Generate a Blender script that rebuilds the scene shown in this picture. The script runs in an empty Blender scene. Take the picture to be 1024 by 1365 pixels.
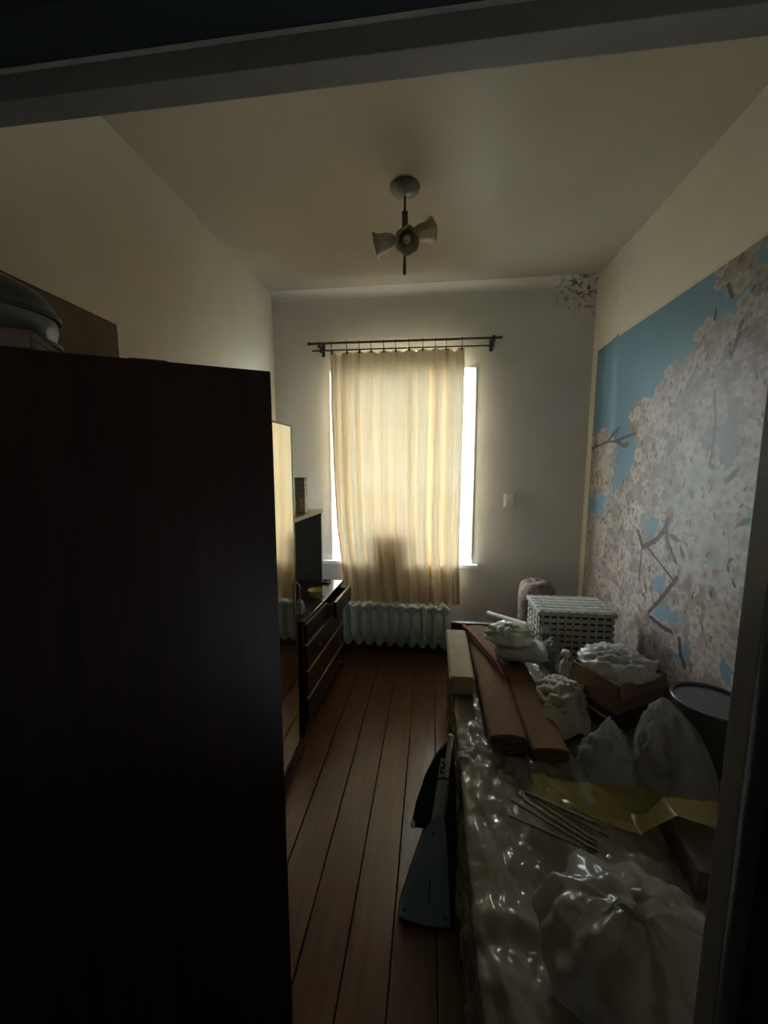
import bpy, bmesh, math, random
import numpy as np
from mathutils import Vector, Matrix, noise

random.seed(7)
rng = np.random.default_rng(7)
S = bpy.context.scene
COL = S.collection
PI = math.pi
R = math.radians

# ------------------------------------------------------------------ camera
cam = bpy.data.cameras.new('camera')
cam.sensor_fit = 'HORIZONTAL'
cam.sensor_width = 36.0
cam.lens = 36.0 * 520.0 / 1024.0
cam.clip_start = 0.02
camo = bpy.data.objects.new('camera', cam)
COL.objects.link(camo)
camo.location = (0, 0, 1.45)
camo.rotation_euler = (R(90 - 7.05), 0, R(7.05))
S.camera = camo

# ------------------------------------------------------------------ world: overcast daylight
SKY = 41.0
w = bpy.data.worlds.new('world')
S.world = w
w.use_nodes = True
bg = w.node_tree.nodes['Background']
bg.inputs['Color'].default_value = (0.86, 0.94, 1.0, 1)
bg.inputs['Strength'].default_value = SKY
# portal over the window opening: guides the sky's light indoors
pl = bpy.data.lights.new('window_portal', 'AREA')
pl.shape = 'RECTANGLE'
pl.size = 1.06
pl.size_y = 1.40
pl.cycles.is_portal = True
plo = bpy.data.objects.new('window_portal', pl)
COL.objects.link(plo)
plo.location = (-0.235, 3.13, 1.42)
plo.rotation_euler = (R(-90), 0, 0)

S.view_settings.view_transform = 'Standard'
S.view_settings.look = 'None'
S.view_settings.gamma = 1.0
S.view_settings.use_curve_mapping = False
S.view_settings.exposure = 0.0

# ------------------------------------------------------------------ helpers
MATS = {}


def M(name, col, rough=0.6, var=0.12, vs=12.0, bump=0.0, bs=60.0, metal=0.0, coat=0.0,
      spec=0.5, stretch=None, detail=4.0):
    if name in MATS:
        return MATS[name]
    m = bpy.data.materials.new(name)
    m.use_nodes = True
    nt = m.node_tree
    p = nt.nodes['Principled BSDF']
    p.inputs['Roughness'].default_value = rough
    p.inputs['Metallic'].default_value = metal
    p.inputs['Coat Weight'].default_value = coat
    p.inputs['Coat Roughness'].default_value = 0.08
    p.inputs['Specular IOR Level'].default_value = spec
    tc = nt.nodes.new('ShaderNodeTexCoord')
    mp = nt.nodes.new('ShaderNodeMapping')
    nt.links.new(tc.outputs['Object'], mp.inputs['Vector'])
    if stretch:
        mp.inputs['Scale'].default_value = stretch
    n = nt.nodes.new('ShaderNodeTexNoise')
    n.inputs['Scale'].default_value = vs
    n.inputs['Detail'].default_value = detail
    nt.links.new(mp.outputs[0], n.inputs['Vector'])
    cr = nt.nodes.new('ShaderNodeValToRGB')
    cr.color_ramp.elements[0].position = 0.3
    cr.color_ramp.elements[1].position = 0.7
    cr.color_ramp.elements[0].color = [c * (1 - var) for c in col[:3]] + [1]
    cr.color_ramp.elements[1].color = [min(1, c * (1 + var)) for c in col[:3]] + [1]
    nt.links.new(n.outputs['Fac'], cr.inputs['Fac'])
    nt.links.new(cr.outputs['Color'], p.inputs['Base Color'])
    if bump > 0:
        n2 = nt.nodes.new('ShaderNodeTexNoise')
        n2.inputs['Scale'].default_value = bs
        n2.inputs['Detail'].default_value = 3
        nt.links.new(mp.outputs[0], n2.inputs['Vector'])
        b = nt.nodes.new('ShaderNodeBump')
        b.inputs['Strength'].default_value = bump
        b.inputs['Distance'].default_value = 0.01
        nt.links.new(n2.outputs['Fac'], b.inputs['Height'])
        nt.links.new(b.outputs[0], p.inputs['Normal'])
    MATS[name] = m
    return m


def MFILM(name, col, clear=0.45, rough=0.18, translucent=0.4, var=0.1):
    """thin plastic film: part clear, part milky, with a gloss"""
    if name in MATS:
        return MATS[name]
    m = bpy.data.materials.new(name)
    m.use_nodes = True
    nt = m.node_tree
    nt.nodes.clear()
    out = nt.nodes.new('ShaderNodeOutputMaterial')
    tc = nt.nodes.new('ShaderNodeTexCoord')
    n = nt.nodes.new('ShaderNodeTexNoise')
    n.inputs['Scale'].default_value = 9
    nt.links.new(tc.outputs['Object'], n.inputs['Vector'])
    cr = nt.nodes.new('ShaderNodeValToRGB')
    cr.color_ramp.elements[0].color = [c * (1 - var) for c in col] + [1]
    cr.color_ramp.elements[1].color = [min(1, c * (1 + var)) for c in col] + [1]
    nt.links.new(n.outputs['Fac'], cr.inputs['Fac'])
    p = nt.nodes.new('ShaderNodeBsdfPrincipled')
    p.inputs['Roughness'].default_value = rough
    p.inputs['Specular IOR Level'].default_value = 0.85
    nt.links.new(cr.outputs[0], p.inputs['Base Color'])
    tl = nt.nodes.new('ShaderNodeBsdfTranslucent')
    nt.links.new(cr.outputs[0], tl.inputs['Color'])
    m1 = nt.nodes.new('ShaderNodeMixShader')
    m1.inputs[0].default_value = translucent
    nt.links.new(p.outputs[0], m1.inputs[1])
    nt.links.new(tl.outputs[0], m1.inputs[2])
    tr = nt.nodes.new('ShaderNodeBsdfTransparent')
    tr.inputs['Color'].default_value = [0.5 + 0.5 * c for c in col] + [1]
    m2 = nt.nodes.new('ShaderNodeMixShader')
    m2.inputs[0].default_value = clear
    nt.links.new(m1.outputs[0], m2.inputs[1])
    nt.links.new(tr.outputs[0], m2.inputs[2])
    nt.links.new(m2.outputs[0], out.inputs['Surface'])
    MATS[name] = m
    return m


def tag(o, label=None, cat=None, group=None, kind=None):
    if label:
        o['label'] = label
    if cat:
        o['category'] = cat
    if group:
        o['group'] = group
    if kind:
        o['kind'] = kind
    return o


def thing(name, label, cat, loc=(0, 0, 0), rz=0.0, group=None, rot=None):
    o = bpy.data.objects.new(name, None)
    o.empty_display_size = 0.05
    COL.objects.link(o)
    o.location = loc
    o.rotation_euler = rot if rot else (0, 0, rz)
    return tag(o, label, cat, group)


def link(name, me, mat, parent=None, smooth=False):
    o = bpy.data.objects.new(name, me)
    COL.objects.link(o)
    if mat:
        me.materials.append(mat)
    if smooth:
        me.polygons.foreach_set('use_smooth', [True] * len(me.polygons))
    if parent:
        o.parent = parent
    return o


class B:
    """collects shapes in one bmesh, then links them as one object"""

    def __init__(s):
        s.bm = bmesh.new()

    def box(s, x0, x1, y0, y1, z0, z1, bev=0.0, seg=2, mtx=None):
        t = bmesh.new()
        bmesh.ops.create_cube(t, size=1)
        for v in t.verts:
            v.co = Vector((x0 + (v.co.x + .5) * (x1 - x0), y0 + (v.co.y + .5) * (y1 - y0), z0 + (v.co.z + .5) * (z1 - z0)))
        if bev > 0:
            bmesh.ops.bevel(t, geom=t.edges[:], offset=bev, segments=seg, affect='EDGES', profile=0.7)
        if mtx:
            bmesh.ops.transform(t, matrix=mtx, verts=t.verts)
        s._add(t)
        return s

    def _add(s, t):
        me = bpy.data.meshes.new('tmp')
        t.to_mesh(me)
        t.free()
        s.bm.from_mesh(me)
        bpy.data.meshes.remove(me)

    def tube(s, pts, r, seg=10, cap=True):
        pts = [Vector(p) for p in pts]
        rs = r if isinstance(r, (list, tuple)) else [r] * len(pts)
        rings = []
        up = Vector((0, 0, 1))
        prev = None
        for i, p in enumerate(pts):
            d = (pts[min(i + 1, len(pts) - 1)] - pts[max(i - 1, 0)]).normalized()
            if prev is None:
                a = up if abs(d.dot(up)) < 0.95 else Vector((1, 0, 0))
                u = d.cross(a).normalized()
            else:
                u = (prev - d * prev.dot(d)).normalized()
            prev = u
            v = d.cross(u)
            rings.append([s.bm.verts.new(p + (u * math.cos(2 * PI * k / seg) + v * math.sin(2 * PI * k / seg)) * rs[i]) for k in range(seg)])
        for a, b in zip(rings, rings[1:]):
            for k in range(seg):
                s.bm.faces.new((a[k], a[(k + 1) % seg], b[(k + 1) % seg], b[k]))
        if cap:
            s.bm.faces.new(rings[0][::-1])
            s.bm.faces.new(rings[-1])
        return s

    def lathe(s, prof, c=(0, 0, 0), seg=28, mtx=None, sx=1, sy=1, wob=None):
        rings = []
        for j, (r, z) in enumerate(prof):
            ring = []
            for k in range(seg):
                a = 2 * PI * k / seg
                rr = r * (wob(j / (len(prof) - 1), a) if wob else 1)
                p = Vector((rr * math.cos(a) * sx, rr * math.sin(a) * sy, z))
                if mtx:
                    p = mtx @ p
                ring.append(s.bm.verts.new(p + Vector(c)))
            rings.append(ring)
        for a, b in zip(rings, rings[1:]):
            for k in range(seg):
                s.bm.faces.new((a[k], a[(k + 1) % seg], b[(k + 1) % seg], b[k]))
        if prof[0][0] > 1e-4:
            s.bm.faces.new(rings[0][::-1])
        if prof[-1][0] > 1e-4:
            s.bm.faces.new(rings[-1])
        return s

    def prism(s, poly, a, b, f):
        """poly of 2-d points extruded from a to b; f(u, v, w) -> xyz"""
        lo = [s.bm.verts.new(f(u, v, a)) for u, v in poly]
        hi = [s.bm.verts.new(f(u, v, b)) for u, v in poly]
        n = len(poly)
        s.bm.faces.new(lo[::-1])
        s.bm.faces.new(hi)
        for k in range(n):
            s.bm.faces.new((lo[k], lo[(k + 1) % n], hi[(k + 1) % n], hi[k]))
        return s

    def grid(s, P, closed_u=False):
        """P[i][j] -> Vector"""
        V = [[s.bm.verts.new(p) for p in row] for row in P]
        for i in range(len(V) - 1):
            n = len(V[i])
            for j in range(n if closed_u else n - 1):
                s.bm.faces.new((V[i][j], V[i][(j + 1) % n], V[i + 1][(j + 1) % n], V[i + 1][j]))
        return s

    def o(s, name, mat, parent=None, smooth=False, fix=True):
        if fix:
            bmesh.ops.recalc_face_normals(s.bm, faces=s.bm.faces)
        me = bpy.data.meshes.new(name)
        s.bm.to_mesh(me)
        s.bm.free()
        ob = link(name, me, mat, parent)
        if smooth:
            me.polygons.foreach_set('use_smooth', [True] * len(me.polygons))
            if smooth != 'all':
                try:
                    me.set_sharp_from_angle(angle=R(38))
                except Exception:
                    pass
        return ob


def struct(o):
    o['kind'] = 'structure'
    return o


def nz(x, y, z, f=1.0, seed=0.0):
    return noise.noise(Vector((x * f + seed * 7.3, y * f + seed * 3.1, z * f - seed * 5.7)))


def ridge(x, y, z, f, seed):
    v = 1 - 2.4 * abs(nz(x, y, z, f, seed))
    return v + 0.5 * (1 - 2.4 * abs(nz(x, y, z, f * 2.1, seed + 3))) + 0.22 * (1 - 2.4 * abs(nz(x, y, z, f * 4.3, seed + 9)))


_cr = random.Random(99)
CREASE = []
for _k in range(15):
    _d = Vector((_cr.uniform(-1, 1), _cr.uniform(-1, 1), _cr.uniform(-1, 1))).normalized()
    _f = _cr.uniform(3.0, 17.0)
    CREASE.append((_d, _f, _cr.random(), 3.2 / _f))


def crease(x, y, z, scale=1.0, seed=0.0, warp=.6):
    """sharp folds of a thin sheet: a sum of bent triangle waves, about -1..1"""
    n1 = nz(x, y, z, 3.0 * scale, seed)
    n2 = nz(x, y, z, 2.2 * scale, seed + 4)
    h = 0.0
    for k, (d, f, ph, a) in enumerate(CREASE):
        v = (d.x * x + d.y * y + d.z * z) * f * scale + ph + seed * (.37 + .11 * k) + warp * (n1 if k % 2 else n2)
        gate = 1.0 if k < 4 else max(0.0, .5 + 1.6 * (n2 if k % 2 else n1))
        h += a * gate * (abs((v % 1.0) - .5) * 4 - 1)
    return h * .42


# ------------------------------------------------------------------ dimensions
XL, XR, YB, ZC = -1.18, 1.06, 2.885, 2.67
DY0, DY1, LZ, JX = 0.485, 0.519, 1.90, 0.384     # doorway: hall face, room face, lintel height, right jamb
WX0, WX1, WZ0, WZ1 = -0.752, 0.288, 0.715, 2.115

# ------------------------------------------------------------------ setting: materials
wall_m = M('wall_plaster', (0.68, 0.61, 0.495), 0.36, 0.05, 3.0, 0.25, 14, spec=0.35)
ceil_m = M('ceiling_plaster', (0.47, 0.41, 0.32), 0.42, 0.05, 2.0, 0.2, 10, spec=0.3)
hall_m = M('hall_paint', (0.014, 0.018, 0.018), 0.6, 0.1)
trimw_m = M('door_lining_paint', (0.13, 0.115, 0.095), 0.5, 0.06, 20)
winw_m = M('window_paint', (0.82, 0.84, 0.85), 0.35, 0.04, 20)
base_m = M('baseboard_paint', (0.07, 0.045, 0.035), 0.45, 0.2, 10)
plank_m = M('floor_plank_paint', (0.125, 0.050, 0.021), 0.30, 0.28, 7.0, 0.12, 40, stretch=(6, 0.6, 1), spec=0.6)
gap_m = M('floor_gap', (0.012, 0.008, 0.006), 0.9)


def back_wall_material():
    m = M('wall_plaster_with_damp_stain', (0.72, 0.70, 0.69), 0.5, 0.05, 3.0, 0.25, 14, spec=0.35)
    nt = m.node_tree
    p = nt.nodes['Principled BSDF']
    src = p.inputs['Base Color'].links[0].from_socket
    tc = nt.nodes.new('ShaderNodeTexCoord')
    d = nt.nodes.new('ShaderNodeVectorMath')
    d.operation = 'DISTANCE'
    d.inputs[1].default_value = (0.98, YB, 2.63)
    nt.links.new(tc.outputs['Object'], d.inputs[0])
    mr = nt.nodes.new('ShaderNodeMapRange')
    mr.inputs['From Min'].default_value = 0.06
    mr.inputs['From Max'].default_value = 0.24
    mr.inputs['To Min'].default_value = 1
    mr.inputs['To Max'].default_value = 0
    nt.links.new(d.outputs['Value'], mr.inputs['Value'])
    n = nt.nodes.new('ShaderNodeTexNoise')
    n.inputs['Scale'].default_value = 34
    n.inputs['Detail'].default_value = 5
    nt.links.new(tc.outputs['Object'], n.inputs['Vector'])
    r2 = nt.nodes.new('ShaderNodeMapRange')
    r2.inputs['From Min'].default_value = 0.48
    r2.inputs['From Max'].default_value = 0.62
    nt.links.new(n.outputs['Fac'], r2.inputs['Value'])
    mu = nt.nodes.new('ShaderNodeMath')
    mu.operation = 'MULTIPLY'
    nt.links.new(mr.outputs[0], mu.inputs[0])
    nt.links.new(r2.outputs[0], mu.inputs[1])
    mx = nt.nodes.new('ShaderNodeMix')
    mx.data_type = 'RGBA'
    nt.links.new(mu.outputs[0], mx.inputs[0])
    nt.links.new(src, mx.inputs[6])
    mx.inputs[7].default_value = (0.13, 0.10, 0.08, 1)
    nt.links.new(mx.outputs[2], p.inputs['Base Color'])
    return m


# ------------------------------------------------------------------ setting: floor, walls, ceiling
fl = struct(B().box(XL - .05, XR + .05, -1.45, YB, -0.06, -0.012).o('floor', gap_m))
x = -0.100 - 0.135 * 8
i = 0
while x < XR:
    a, b = max(x, XL), min(x + 0.135, XR)
    if b - a > 0.02:
        dz = random.uniform(-0.0012, 0.0)
        B().box(a + 0.0016, b - 0.0016, -1.45, YB - 0.001, -0.014, dz, 0.0018, 1).o('plank', plank_m, fl)
    x += 0.135
bw = B()
bw.box(XL - .3, WX0, YB, YB + .15, -.06, ZC + .1)
bw.box(WX1, XR + .3, YB, YB + .15, -.06, ZC + .1)
bw.box(WX0, WX1, YB, YB + .15, -.06, WZ0 - .03)
bw.box(WX0, WX1, YB, YB + .15, WZ1, ZC + .1)
bw.prism([(WX0 - .001, YB + .001), (WX0 + .080, YB + .15), (WX0 - .001, YB + .15)], WZ0 - .02, WZ1 + .01, lambda u, v, w_: (u, v, w_))   # splayed reveal
struct(bw.o('wall_back', back_wall_material()))
struct(B().box(XL - .12, XL, -1.5, YB, -.06, ZC + .1).o('wall_left', wall_m))


def right_wall():
    # old plaster, with an upright ridge added to catch a light streak
    P = []
    ys = [DY1] + list(np.linspace(0.8, 2.2, 8)) + list(np.linspace(2.38, YB, 90))
    for y in ys:
        row = []
        for z in np.linspace(-.06, ZC + .02, 24):
            row.append(Vector((XR + streak_ridge(y), y, z)))
        P.append(row)
    b = B().grid(P)
    b.box(XR + .03, XR + .15, DY1, YB + .02, -.06, ZC + .1)
    return b.o('wall_right', wall_m, smooth='all', fix=False)


def streak_ridge(y):
    return -0.011 * math.exp(-((y - 2.535) / 0.036) ** 2)


rw = struct(right_wall())
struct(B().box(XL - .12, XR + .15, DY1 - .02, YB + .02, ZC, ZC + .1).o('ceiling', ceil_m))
cv = [(YB + .002, ZC - .055), (YB - .001, ZC - .055)] + [(YB - .001 - .05 * (1 - math.cos(a)), ZC - .055 + .054 * math.sin(a)) for a in np.linspace(.1, PI / 2, 8)] + [(YB + .002, ZC - .001)]
struct(B().prism(cv, XL, XR - .002, lambda u, v, w_: (w_, u, v)).o('trim_3', MATS['wall_plaster_with_damp_stain'], None, True))
# door wall and lining
fw = B()
fw.box(XL - .05, XR + .15, DY0 + .006, DY1 - .003, LZ + .03, ZC)
fw.box(JX + .03, XR + .15, DY0 + .006, DY1 - .003, -.06, LZ + .05)
struct(fw.o('wall_front', wall_m))
struct(B().box(XL - .02, JX + .03, DY0, DY1, LZ, LZ + .03, .002).o('trim_1', trimw_m))
struct(B().box(JX, JX + .03, DY0, DY1, 0, LZ, .002).o('trim_2', trimw_m))
# hall around the camera
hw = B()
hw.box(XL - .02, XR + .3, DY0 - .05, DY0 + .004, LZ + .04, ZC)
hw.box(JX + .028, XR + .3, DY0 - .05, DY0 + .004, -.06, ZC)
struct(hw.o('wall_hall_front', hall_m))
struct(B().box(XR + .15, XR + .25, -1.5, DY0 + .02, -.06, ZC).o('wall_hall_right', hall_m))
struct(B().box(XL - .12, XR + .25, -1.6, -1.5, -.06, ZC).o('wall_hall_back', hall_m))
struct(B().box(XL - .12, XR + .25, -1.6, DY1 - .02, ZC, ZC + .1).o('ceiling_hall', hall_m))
struct(B().box(XL, XR - .03, YB - .022, YB, 0, .075, .004).o('baseboard_back', base_m))
struct(B().box(XL, XL + .02, .62, YB - .022, 0, .075, .004).o('baseboard_left', base_m))
struct(B().box(XR - .055, XR - .03, .62, YB - .022, 0, .075, .004).o('baseboard_right', base_m))
# ground outside
struct(B().box(-14, 14, YB + .24, 30, -0.5, -0.4).o('ground_outside', M('outside_ground', (0.30, 0.30, 0.24), 0.9, 0.25, 2)))

# ------------------------------------------------------------------ window
win = struct(bpy.data.objects.new('window_1', None))
COL.objects.link(win)
win.location = ((WX0 + WX1) / 2, YB, WZ0)
glass_m = bpy.data.materials.new('window_glass')
glass_m.use_nodes = True
nt = glass_m.node_tree
nt.nodes.clear()
_o = nt.nodes.new('ShaderNodeOutputMaterial')
_t = nt.nodes.new('ShaderNodeBsdfTransparent')
_t.inputs[0].default_value = (0.93, 0.97, 0.97, 1)
_g = nt.nodes.new('ShaderNodeBsdfGlossy')
_g.inputs['Roughness'].default_value = 0.02
_m = nt.nodes.new('ShaderNodeMixShader')
_m.inputs[0].default_value = 0.05
nt.links.new(_t.outputs[0], _m.inputs[1])
nt.links.new(_g.outputs[0], _m.inputs[2])
nt.links.new(_m.outputs[0], _o.inputs[0])


def winpart(b, name, mat, parent=win):
    ob = b.o(name, mat)
    ob.parent = parent
    if parent is win:
        ob.matrix_parent_inverse = Matrix.Translation(-win.location)
    return ob


b = B()
y0, y1 = YB + .152, YB + .212
t = -.02
g_ = .05          # the frame sits behind the wall edge, so only a sliver of it shows
XA = WX0 + .083
b.box(WX0 + t - g_, XA, y0, y1, WZ0 - g_, WZ1 + g_, .003)
b.box(WX1 - t, WX1 - t + g_, y0, y1, WZ0 - g_, WZ1 + g_, .003)
b.box(XA, WX1 - t, y0, y1, WZ0 + t - g_, WZ0 + t, .003)
b.box(XA, WX1 - t, y0, y1, WZ1 - t, WZ1 - t + g_, .003)
winpart(b, 'window_frame', winw_m)
xm = (XA + WX1) / 2
for k, (xa, xb) in enumerate(((XA, xm - .001), (xm + .001, WX1 - t))):
    b = B()
    s_ = .028
    za, zb = WZ0 + t, WZ1 - t
    b.box(xa, xa + s_, y0 + .005, y1 - .01, za, zb, .003)
    b.box(xb - s_, xb, y0 + .005, y1 - .01, za, zb, .003)
    b.box(xa + s_, xb - s_, y0 + .005, y1 - .01, za, za + s_, .003)
    b.box(xa + s_, xb - s_, y0 + .005, y1 - .01, zb - s_, zb, .003)
    b.box(xa + s_, xb - s_, y0 + .005, y1 - .01, 1.762, 1.783, .003)
    sash = winpart(b, 'sash', winw_m)
    for (p0, p1) in ((za + s_, 1.76), (1.785, zb - s_)):
        pane = B().box(xa + s_, xb - s_, y0 + .022, y0 + .025, p0, p1).o('pane', glass_m)
        pane.parent = sash
b = B().box(WX0 - .075, WX1 + .05, YB - .042, YB + .0, WZ0 - .03, WZ0, .006)
b.box(WX0, WX1, YB, YB + .15, WZ0 - .03, WZ0 - .001)
winpart(b, 'window_sill', winw_m)
B_arch = B()
for (xa, xb, za, zb) in ((WX1, WX1 + .012, WZ0, WZ1 + .012), (WX0 - .012, WX0, WZ0, WZ1 + .012), (WX0, WX1, WZ1, WZ1 + .012)):
    B_arch.box(xa, xb, YB - .006, YB + .003, za, zb, .002)
winpart(B_arch, 'window_casing', winw_m)

# ------------------------------------------------------------------ photo wallpaper on the right wall
SKYP = {
 'main': [(2.823, 2.194), (1.444, 2.171), (1.431, 2.078), (1.51, 2.077), (1.531, 2.032), (1.577, 2.02), (1.589, 1.957), (1.65, 1.96), (1.721, 1.989), (1.799, 1.986), (1.823, 1.9), (1.902, 1.865), (1.999, 1.88), (2.034, 1.8), (2.119, 1.762), (2.264, 1.766), (2.318, 1.702), (2.288, 1.611), (2.176, 1.588), (2.2, 1.497), (2.269, 1.386), (2.396, 1.305), (2.481, 1.227), (2.527, 1.121), (2.82, 1.086), (2.82, 1.24), (2.49, 1.285), (2.442, 1.355), (2.444, 1.486), (2.498, 1.583), (2.55, 1.658), (2.679, 1.66), (2.82, 1.589)],
 'p1': [(2.1, 1.187), (2.01, 1.221), (1.916, 1.177), (1.956, 1.121), (2.057, 1.088)],
 'p2': [(1.953, 0.929), (1.818, 1.012), (1.829, 0.941), (1.913, 0.832), (1.958, 0.798)],
 'p3': [(1.962, 0.732), (1.809, 0.919), (1.835, 0.869), (1.806, 0.824), (1.699, 0.806), (1.769, 0.723), (1.94, 0.718)],
 'p4': [(1.531, 0.743), (1.484, 0.792), (1.432, 0.726), (1.417, 0.67), (1.497, 0.621)],
 'p5': [(1.502, 1.262), (1.425, 1.317), (1.36, 1.30), (1.36, 1.20), (1.454, 1.211)],
 'p6': [(1.811, 0.633), (1.667, 0.716), (1.639, 0.659), (1.763, 0.577)],
 'p7': [(1.30, 2.17), (0.8, 2.17), (0.8, 1.85), (1.05, 1.95), (1.2, 2.08)],
}
CLUSTER_TR = [(1.703, 2.191), (1.608, 2.163), (1.547, 2.122), (1.552, 2.072), (1.63, 2.073), (1.701, 2.121)]
BRANCH = [([(2.132, 1.105), (2.077, 1.034), (1.976, 1.081), (1.911, 1.143), (1.884, 1.196)], .013),
          ([(2.037, 1.046), (1.912, 0.988), (1.796, 0.937)], .006),
          ([(1.783, 0.961), (1.862, 0.857), (1.975, 0.731)], .010),
          ([(1.959, 0.714), (1.869, 0.707), (1.784, 0.713)], .010),
          ([(2.804, 1.551), (2.664, 1.569), (2.6, 1.58), (2.459, 1.581), (2.232, 1.611)], .008),
          ([(2.538, 1.581), (2.485, 1.626), (2.433, 1.652)], .009),
          ([(2.44, 1.58), (2.363, 1.551), (2.305, 1.56)], .009),
          ([(1.667, 1.727), (1.646, 1.614), (1.646, 1.502), (1.653, 1.439)], .006),
          ([(1.73, 0.706), (1.715, 0.646), (1.68, 0.611)], .010),
          ([(2.084, 1.032), (2.083, 0.931), (2.087, 0.863)], .006),
          ([(1.651, 2.095), (1.626, 2.046)], .008), ([(1.706, 1.997), (1.706, 2.03)], .006),
          ([(1.9, 1.19), (1.87, 1.10), (1.80, 1.02)], .008), ([(1.57, 1.90), (1.60, 1.83)], .008)]
LEAF = [[(1.562, 1.38), (1.501, 1.44)], [(2.585, 1.079), (2.506, 1.124)], [(2.037, 0.867), (2.002, 0.82)], [(1.875, 1.135), (1.786, 1.119)],
        [(1.651, 1.451), (1.623, 1.428)], [(1.783, 1.1), (1.751, 1.052)], [(1.485, 1.238), (1.42, 1.271)], [(1.576, 1.915), (1.56, 1.947)],
        [(2.47, 1.60), (2.43, 1.655)], [(2.38, 1.555), (2.31, 1.545)], [(2.78, 1.555), (2.72, 1.60)], [(1.90, 1.15), (1.86, 1.06)]]


def poly_mask(Y, Z, poly):
    ins = np.zeros(Y.shape, bool)
    n = len(poly)
    for k in range(n):
        (ya, za), (yb, zb) = poly[k], poly[(k + 1) % n]
        if za == zb:
            continue
        c = ((za > Z) != (zb > Z)) & (Y < (yb - ya) * (Z - za) / (zb - za) + ya)
        ins ^= c
    return ins


def seg_dist(Y, Z, a, b):
    ay, az = a
    dy, dz = b[0] - ay, b[1] - az
    t = np.clip(((Y - ay) * dy + (Z - az) * dz) / (dy * dy + dz * dz), 0, 1)
    return np.hypot(Y - ay - t * dy, Z - az - t * dz), t


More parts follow.
